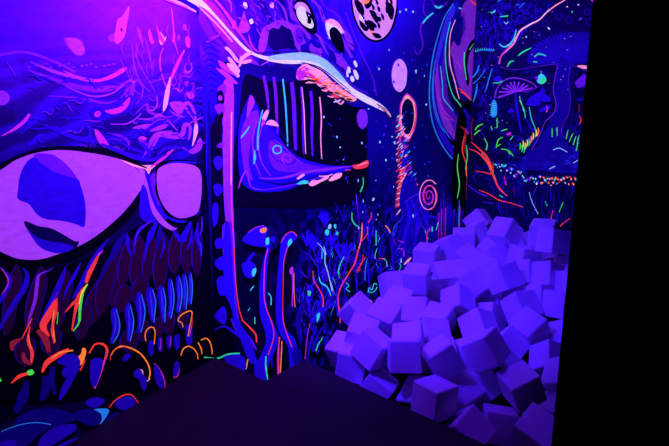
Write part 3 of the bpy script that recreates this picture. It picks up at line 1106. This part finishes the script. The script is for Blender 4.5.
def far_ground(S, Z, U, V):
    n = 1 - np.abs(noise(S * 22 + 2 * noise(S * 9, Z * 9, 3), Z * 22 + 2 * noise(S * 9, Z * 9, 4), 33) - .5) * 5
    n = np.clip(n, 0, 1)
    n2 = noise(S * 6, Z * 6, 39)
    C = np.zeros(S.shape + (3,)); G = np.zeros(S.shape + (3,))
    up = box_mask(U, V, 380, 900, -900, 100, 20)
    mid = box_mask(U, V, 500, 900, 110, 190, 16)
    l = np.clip((n - .55) * 3, 0, 1)
    C[:] = np.array([.008, .006, .035])
    C += np.array([.03, .015, .45]) * ((up * .8 + mid) * (.25 + .75 * l) * (.35 + .65 * n2))[..., None]
    G[..., 2] += .05 * (up + mid) * l * n2
    return C, G


FAR.ground(.01, far_ground)
rf = random.Random(8)
for i in range(200):
    x, y = rf.uniform(474, 580), rf.uniform(0, 190)
    a = rf.uniform(0, 6.28)
    l = rf.uniform(3, 9)
    FAR.line(rf.choice('qdqdb'), (.3, .8, .3), [(x, y), (x + l * math.cos(a), y + l * math.sin(a)), (x + l * math.cos(a) + l * math.cos(a + 1.3), y + l * math.sin(a) + l * math.sin(a + 1.3))])
FAR.fill('d', [(522, 160), (532, 150), (548, 146), (566, 146), (580, 150), (584, 172), (560, 172), (536, 170), (520, 168)])
for i in range(170):
    x, y = rf.uniform(505, 582), rf.uniform(136, 174)
    a, l = rf.uniform(-.8, .8), rf.uniform(3, 8)
    FAR.line(rf.choice('qbqbdB'), (.3, 1.1, .3), [(x, y), (x + l * .5, y - l * .35 + a), (x + l, y + a * 2)])
for i in range(130):
    x, y, l = rf.uniform(474, 502), rf.uniform(2, 118), rf.uniform(4, 10)
    FAR.line(rf.choice('qqbdb'), (.3, 1.1, .3), [(x, y), (x + rf.uniform(-3, 3), y + l * .5), (x + rf.uniform(-3, 3), y + l)])
for i in range(60):
    x, y = rf.uniform(500, 540), rf.uniform(0, 44)
    FAR.ring(rf.choice('qqb'), x, y, rf.uniform(2, 7), rf.uniform(2, 5), .9, 0, rf.uniform(120, 300), rf.uniform(0, 3))
FAR.draw('''
# giant mushroom
f n | 503,62 512,50 520,40 526,32 538,23 550,12 562,2 575,-4 604,-10 604,74 590,72 560,64 540,68 520,70 506,68
f d | 528,62 534,48 548,38 562,34 578,32 596,36 600,60 580,64 548,65
''')
for i in range(27):
    a = math.pi * (i - 1) / 25
    FAR.line('b', (.5, .9, .4), [(563 - 6 * math.cos(a), 62 - 5 * math.sin(a)), (563 - 18 * math.cos(a), 60 - 16 * math.sin(a)), (563 - 36 * math.cos(a), 63 - 32 * math.sin(a))])
for x, y, k in ((527, 37, 'i'), (524, 43, 'V'), (550, 29, 'w'), (553, 12, 'V'), (568, 7, 's'), (573, 12, 'c'), (579, 5, 'w'), (581, 19, 'V'), (549, 28, 'i')):
    FAR.spot(k, x, y, .8)
FAR.line('V', (1.6, 1.0), [(580, 20), (583, 18)])
for x, y in ((538, 35), (546, 24), (560, 17), (570, 20), (588, 12), (535, 48), (590, 22)):
    FAR.ring('b', x, y, 3, 3, .6)
FAR.draw('''
f d | 559,64 574,64 571,76 570,88 572,98 570,114 564,128 566,140 572,152 540,152 545,132 553,118 556,104 554,90 556,76
l V .6 .8 .8 | 559,65 556,76 554,90 557,104 554,114 546,122 541,134 532,150
l v .6 .8 .8 | 571,65 569,80 571,96 570,112 566,120 562,130 565,138
l v .6 .8 | 500,66 512,70 530,68 548,65 559,64
l v .6 .8 | 571,64 580,68 590,72
l s 1.6 2.4 1.8 1.4 | 500,64 502,56 508,50 514,44 518,36 522,30 532,24 540,20 547,13 556,6 566,0
l m 1 2 1 | 500,64 502,56 508,49 515,42
l w .5 .8 .5 | 520,32 530,25 541,19 550,9
l s 1 4 3 | 578,66 584,67 590,68
f m | 590,-4 598,-4 596,2 592,1
# small violet mushroom
f n | 495,98 498,88 506,80 515,78 526,80 534,84 538,88 534,92 520,92 506,96 497,100
l V 1 1.4 1 | 495,98 498,88 506,80 515,78 526,80 534,84 538,88
l v .8 1 | 495,98 504,97 514,91 526,92 537,88
''')
for i, (x, y) in enumerate(((499, 97), (500, 92), (503, 88), (507, 85), (511, 82.5), (515, 81.5), (520, 82), (525, 83.5), (529, 85.5), (533, 88))):
    FAR.line('V', (.5, 2.0, 2.2), [(517, 92), ((517 + x) / 2, (92 + y) / 2), (x, y)])
FAR.draw('''
l i .6 1 | 520,96 522,102 525,112
l G .8 1.4 1 | 520,100 525,110 526,118
l b 1 1.5 | 526,118 534,132
l c .8 1.2 .8 | 530,107 532,118 536,128
l g 1 1.6 | 536,128 538,136
l b 2 3 2 | 516,92 518,110 522,132
# glowing orb
f c | 538,79 540,75 543,74 546,77 547,80 544,83 541,84 538,82
f G | 541,79 546,78 547,81 543,84
f v | 535,78 538,76 539,80
f g | 541,82 544,82 543,84
l i .6 .6 | 542,71 542,74
f b | 532,98 536,94 541,92 546,94 552,100 548,102 540,101 534,101
f b | 528,101 533,96 537,97 541,102 534,103
f b | 541,92 543,88 547,92
f v | 576,82 580,78 586,74 588,84 580,88 577,86
l V 1 1.2 | 577,84 582,79 587,76
l V .8 1 | 579,85 586,83
l b 2 2 | 578,100 584,99
f b | 540,112 545,106 552,106 549,110
f b | 526,104 536,100 542,104 534,106
l r .8 1 | 548,106 548,112
l R .8 1 | 580,104 580,112
l r .8 1.2 | 580,116 582,120 580,124
f b | 508,112 512,108 515,112
f C | 493,102 496,100 498,108 497,116 492,116
''')
for i in range(6):
    FAR.line('c', (.5, 1.1, .5), [(492 - i * .3, 104 + i * 2.2), (495, 103.4 + i * 2.2), (497.5, 103 + i * 2.2)])
for i in range(9):
    FAR.line('G', (.8, 1.4, .6), [(476 + i * 2.2, 51.5 - (i * (8 - i)) * .05), (477 + i * 2.2, 49 - (i * (8 - i)) * .05)])
FAR.draw('''
l C 1 1.4 | 476,52 484,50 494,51
l C 1 2 1.4 | 498,2 505,-2
l c 1 2 1 | 491,13 495,12 496,10
l G 1.4 1.8 | 501,17 509,16
l i .8 1.2 | 505,22 507,24 509,22
l c 1 2.4 1 | 517,30 515,38 511,44 505,47 500,44
l C 1 2 | 517,5 519,5
l C .8 1 | 520,8 525,3
l G 1 2 1 | 508,67 511,62 515,61
l G 1 2 1 | 519,56 524,52 532,48
l G 1.4 2 1 | 535,57 540,54 547,56
l G 1.4 1.6 | 534,62 538,62
l G 1.2 1.6 | 494,83 499,83 503,81
f b | 494,79 500,76 502,80 497,82
l C 1 2 1 | 480,65 478,72 473,78
l C .8 1 | 486,69 482,76 474,84
l C .8 1.6 .8 | 493,69 490,78 488,86 486,92
l C 1 2 1 | 478,84 477,92 474,102
l v .8 1 | 498,90 496,98
l g .8 1.6 1 | 484,124 479,126 476,130
l g .8 1.8 1 | 481,130 478,132 475,135
l g .8 1.4 | 498,118 498,128
l G .8 1 | 492,126 493,130
l g .8 1.4 | 502,131 508,129
l g .8 1.4 1 | 504,137 499,140 497,148
l g .8 1.2 | 502,144 498,146
l g .8 1.6 | 485,138 488,144 487,150
l g 1 1.4 | 502,149 508,150 511,154
l G .8 1 | 514,136 511,140
l g .8 1 | 510,150 514,156
f m | 507,134 511,132 512,135 508,135
l R .8 1 | 474,118 472,128 473,140
l r .8 1.6 2.2 2 | 472,142 480,149 488,157 493,168
l r .8 1.6 1.6 | 470,149 478,152 486,160 492,170
l r .8 2 2.6 1.2 | 490,168 495,178 500,188 508,196
l r .6 1.2 | 485,152 488,158
l r .6 1.2 | 494,162 494,172
l o .6 1 .6 | 482,153 489,162 497,180
l r .6 1.4 | 476,171 484,172 492,174
l r .8 1.4 1 | 480,190 490,194 500,200 512,203 524,207
l r .6 1.2 | 505,176 507,185
l R .6 1 | 514,188 516,194
l v .6 1 | 468,184 478,192 488,196
l v .4 .8 | 484,202 494,203
l G .8 1 | 500,195 504,197
l g 1 2 | 508,150 511,154
l i .6 .8 .6 | 530,192 533,202 539,214
l v .6 .8 | 538,186 534,194
l G .8 1.4 | 546,201 548,206
l g .8 1 | 564,202 560,212
l r 1 1.4 | 554,210 552,218 553,224
l r .8 1.2 | 571,218 564,223 561,226
l i .8 1.2 | 550,169 556,166
l i .8 1.2 | 574,163 579,160
l i .8 1 | 554,150 560,148 568,152
''')
# grass blades by the stems
for x, y, k in ((521, 146, 'g'), (523, 148, 'g'), (526, 146, 'y'), (528, 143, 'y'), (525, 149, 'G'), (532, 139, 'o'), (534, 136, 'y'), (537, 133, 'y'), (539, 131, 'o'), (530, 142, 'g'), (524, 144, 'y')):
    FAR.line(k, (.6, 2.0, .6), [(x, y - 3.5), (x + .4, y), (x - .4, y + 4)])
for x, y, dx in ((553, 132, 0), (569, 134, -2), (574, 137, -4), (577, 140, -3), (580, 139, -2), (579, 146, -2), (558, 131, 0)):
    FAR.line('g', (.5, 1.2, .8), [(x, y - 4), (x + dx * .5, y), (x + dx, y + 5)])
# string of tiny fungi
for i in range(70):
    t = i / 69
    x = 496 + 82 * t
    y = 164 + 20 * math.sin(min(t * 2.2, 1.57)) + rf.uniform(-4, 4) - 4 * t
    FAR.spot(rf.choice('iwsccVB' if t < .55 else 'sroscoi'), x, y, rf.uniform(.5, 1.1), rf.uniform(.6, 1.4))
for i in range(60):
    x, y = rf.uniform(498, 578), rf.uniform(176, 216)
    FAR.line(rf.choice('dbdn'), (.4, .8, .3), [(x, y), (x + rf.uniform(-2, 2), y + 7), (x + rf.uniform(-4, 4), y + 14)])
for i in range(40):
    FAR.spot(rf.choice('iVwsg'), rf.uniform(478, 580), rf.uniform(4, 130), .35)
FAR.build('mural', wall_back, 'glowing painting of violet mushrooms, green grass and red branches')

CUBES = '''
0.0717 3.3370 0.0132 -0.9388 -0.2009 0.0784 0.2688 | pale foam cube outermost in the pile, nearest the dark gap under the mural
0.1786 3.2541 0.1730 0.9585 0.2249 0.1181 -0.1292 | large tilted foam cube behind the outermost cube, its broad top sloping
0.2466 3.0269 0.1685 0.6838 0.6002 -0.0823 -0.4068 | foam cube with a ridge pointing at the platform, wedged beside the outermost cube
0.1169 3.1152 0.0364 -0.6915 -0.7103 0.0249 0.1289 | low foam cube half sunk at the platform rim directly below the outermost cube
0.2660 2.9793 -0.0694 -0.9420 -0.0052 -0.2841 0.1787 | foam cube at the platform rim lying on edge, bright sliver above a dark side
0.4103 2.8547 0.2118 0.8102 0.5861 -0.0036 -0.0029 | upright foam cube with a flat square front just behind the platform rim
0.4697 3.0577 0.2051 0.9816 0.1283 -0.1142 -0.0838 | foam cube whose bright top shows directly behind the upright square-fronted cube
0.3897 3.5557 0.0810 -0.8380 -0.4559 0.2258 0.1971 | shaded foam cube mostly hidden between the broad sloping cube and the upright one
0.3441 3.4023 0.2249 -0.9338 -0.2414 -0.0540 0.2583 | foam cube lying along the reef painting, above the broad sloping cube
0.4833 3.7060 0.2180 -0.9388 -0.1940 0.0157 0.2842 | foam cube against the reef painting, one step up the pile from the sloping row
0.6109 3.5744 0.2016 0.8539 0.4396 -0.2089 -0.1843 | foam cube with a plain square front between the reef wall and the twisted middle cube
0.6439 3.8790 0.3591 0.9728 0.1235 -0.0288 -0.1941 | foam cube with bright flat top beside the salmon dash painted on the wall
0.7626 4.0377 0.2149 0.9936 -0.0946 -0.0385 0.0474 | foam cube with square lit front and dark narrow side, beneath the flat-topped one
0.9104 4.0622 0.3241 -0.9541 -0.2938 0.0389 -0.0418 | foam cube with a tilted square face and a deep dark underside mid pile
0.7707 4.1970 0.4473 0.9689 0.0686 -0.0139 -0.2374 | peaked foam cube touching the long wall below the painted spiral shell
0.9818 4.3479 0.4858 0.6450 0.6217 -0.4311 -0.1079 | narrow foam cube face tucked against the peaked cube under the spiral shell
1.1383 4.4533 0.5237 0.6539 0.7494 -0.0923 -0.0472 | foam cube in the far corner with a small lit top above a flat front
1.3407 4.7294 0.6333 0.7634 0.4725 -0.4392 0.0313 | foam cube on the very top of the pile in the far corner, pointing up
1.4989 4.4684 0.5604 0.9702 0.1559 -0.1839 -0.0242 | foam cube in the top row leaning away beside the one at the far corner peak
1.4191 4.2211 0.6531 0.7293 0.5483 0.4076 -0.0363 | shaded flank of a foam cube sloping down in the top row before the dark gap
1.3339 4.4092 0.4308 -0.8290 -0.4031 0.1042 -0.3734 | diamond-shaped foam cube face in the second row below the top row
1.1280 4.2659 0.3982 -0.8736 -0.3294 0.0735 -0.3507 | diamond-shaped foam cube face just below the far corner cubes
1.2709 4.5861 0.5445 0.7657 0.5195 0.1441 0.3509 | small foam cube wedged under the peak cube in the far corner
1.5213 4.2879 0.5251 -0.8777 -0.3550 0.3184 0.0470 | foam cube set lengthwise below the sloping flank of the top row
1.3438 4.2028 0.4323 -0.8290 -0.5126 -0.0236 -0.2224 | steeply tilted foam cube at the middle of the upper pile
1.5276 4.0596 0.4762 -0.6303 -0.5286 0.3703 0.4315 | foam cube with dim flat face near the dark gap of the top row
1.6994 4.1301 0.6668 -0.8671 -0.0298 0.0990 -0.4873 | high foam cube with a thin bright top against the mushroom wall
1.6994 4.1371 0.4692 -0.9353 -0.3327 0.1057 -0.0576 | large foam cube tilted forward with a dark wedge of shadow beneath it
1.6917 3.9058 0.6484 -0.7665 -0.6179 -0.1662 -0.0553 | tall foam cube at the top of the pile touching the black partition's outline
1.5783 3.7184 0.4294 0.7817 0.4171 -0.3527 -0.3010 | foam cube with a square upright face under the forward tilted cube
1.8425 3.9390 0.4046 -0.8218 -0.3491 0.2941 0.3411 | foam cube high beside the black partition, just below the tall one
1.7084 3.5788 0.4042 0.7043 0.4365 -0.4123 -0.3785 | foam cube beside the black partition under two others, with a small dark hole
1.2544 3.6905 0.4220 -0.8416 -0.4755 -0.0889 -0.2402 | foam cube with a slanted four-sided face and a shadowed notch at its side
1.2416 3.8513 0.2603 0.9126 0.0528 0.0246 0.4047 | wide foam cube with rounded looking top near the middle of the pile
1.4829 3.5836 0.2898 0.7752 0.3808 -0.3863 -0.3238 | foam cube with a plain square face below the square upright one
1.3995 3.7171 0.2358 0.7993 0.3618 -0.3710 -0.3044 | thin lit strip of a foam cube beside the plain square face
1.5813 3.4382 0.3047 0.7188 0.4844 -0.3507 -0.3545 | dim foam cube at the black partition, beyond the diamond-topped cube
1.3088 3.2745 0.2010 -0.9265 -0.1762 0.2604 -0.2065 | foam cube with a large diamond top and a dark side facing the partition
1.1443 3.6302 0.1339 0.8076 0.3695 -0.3384 -0.3109 | large foam cube with a lit square front and a dimmer long flank mid pile
1.0425 3.9268 0.2094 0.7166 0.5307 -0.4526 -0.0036 | foam cube showing three faces around a bright corner in the centre of the pile
0.7302 3.4462 0.1857 -0.8814 -0.0990 0.1816 -0.4246 | twisted foam cube with a big lit front corner near the pile's middle
0.6577 3.2531 0.1545 -0.9485 -0.2900 -0.1183 -0.0483 | half-buried foam cube showing a pale strip under the twisted cube
0.6644 3.0990 0.0957 0.9398 0.2938 0.1442 0.0987 | half-buried foam cube showing the lowest pale strip, behind the leaning front cube
0.6444 2.8948 0.1736 -0.6871 -0.6676 0.1594 -0.2385 | leaning foam cube behind the dark front cube, its broad face tipped up
0.8947 3.0753 0.1135 -0.9907 0.0467 0.1182 -0.0492 | foam cube with a bright top and deep blue front, amid the lower pile
0.9830 3.3260 0.1914 0.8339 0.3393 -0.4249 -0.0941 | pale triangular tip of a foam cube behind the deep blue fronted one
0.9035 2.8932 0.2311 0.7853 0.4385 0.1680 0.4035 | narrow slanting foam cube beside the deep blue fronted one
1.1442 3.2049 0.1005 -0.8283 -0.3669 -0.0447 -0.4210 | blue foam cube with a slanted top below the diamond-topped cube
1.0700 2.7349 0.0802 0.9736 0.0705 -0.1959 0.0937 | dim foam cube near the partition with a bright lower rim and dark side
0.9175 2.9800 -0.0702 -0.8702 -0.3145 -0.1209 -0.3595 | small dim foam cube lying slanted between the leaning cubes and the dark low ones
0.9494 2.7028 -0.1476 -0.9867 0.1307 -0.0576 0.0778 | very dim foam cube at the platform's far end with a thin blue top
1.3008 2.9828 -0.3471 0.9711 -0.1203 -0.0422 -0.2017 | dim foam cube at the base of the black partition with a lit top
1.2979 2.7776 -0.1114 -0.8908 -0.1162 0.3129 0.3082 | small dim foam cube corner sticking up behind the one at the partition base
0.5622 2.6639 0.0448 -0.9461 0.0139 -0.0426 -0.3207 | big dark foam cube nearest the camera, upright at the platform rim
0.7657 2.8810 -0.0409 0.9001 0.3027 0.0103 0.3131 | deep blue foam cube leaning against the big dark front cube
0.5197 2.8588 -0.0582 -0.8667 0.1057 0.3932 -0.2882 | sliver of blue foam cube standing between the platform rim and the dark front cube
1.3663 3.0558 0.0796 0.8024 0.2296 -0.4616 -0.3006 | dim slanting foam cube beside the partition below the diamond-topped cube
1.3698 2.8374 0.0761 0.8109 0.1981 -0.4083 -0.3695 | dark blue foam cube touching the partition, above the one with a bright rim
1.5372 3.2350 0.1501 0.8261 0.2378 -0.3916 -0.3282 | dark foam cube in the shadow hole beside the partition
1.0652 4.0629 0.3407 -0.9406 -0.3376 0.0289 -0.0211 | foam cube behind the tilted square face, filling the step to the corner
1.0589 3.7784 0.3374 0.8730 0.3618 0.0256 0.3261 | foam cube with a sloping face just above the three-faced centre cube
1.2259 4.0539 0.3466 -0.9617 -0.2719 -0.0160 -0.0323 | foam cube glimpsed between the two diamond-shaped faces and the slanted one
1.4683 3.8302 0.4109 0.7744 0.4307 -0.3589 -0.2932 | shaded foam cube in the notch beside the square upright face
1.6860 4.3030 0.5284 0.7878 0.4134 -0.3906 -0.2365 | small foam cube in the dark gap under the top row
0.9113 3.6448 0.2551 -0.8502 -0.2996 0.3804 0.2065 | small pale patch of foam cube under the tilted one with dark underside
1.3216 3.4811 0.2732 0.7127 0.4029 -0.5523 -0.1573 | pale wedge of foam cube above the narrow slanting cubes near the pile's middle
1.0215 2.3544 0.0282 0.7966 -0.4604 0.3168 -0.2304 | dim foam cube beside the very dim one, cut off at the bottom of the view
0.7301 2.5559 -0.0880 -0.8288 -0.4200 0.0256 -0.3688 | dark foam cube glimpsed between the big dark front cube and the very dim one
0.4785 4.0655 0.2530 0.6847 0.3083 0.4169 -0.5121 | small foam cube face at the foot of the reef painting, halfway up the pile
0.1674 3.6574 0.1780 0.3682 0.1041 -0.7984 0.4650 | foam cube tucked behind the large tilted one against the reef painting
'''


# ---------------------------------------------------------------- foam cubes
def foam_mesh():
    bm = bmesh.new()
    bmesh.ops.create_cube(bm, size=0.182)
    bmesh.ops.bevel(bm, geom=bm.edges[:], offset=0.005, segments=3, affect='EDGES')
    me = bpy.data.meshes.new('foam_cube')
    bm.to_mesh(me); bm.free()
    me.materials.append(FOAM)
    return me


first = link('foam_cube', foam_mesh())
used = False
for row in CUBES.strip().splitlines():
    nums, label = row.split('|')
    q = [float(v) for v in nums.split()]
    o = first if not used else first.copy()
    if used: col.objects.link(o)
    used = True
    o.location = q[:3]
    o.rotation_mode = 'QUATERNION'
    o.rotation_quaternion = q[3:7]
    o['label'] = label.strip()
    o['category'] = 'foam cube'
    o['group'] = 'foam cubes piled in the pit'
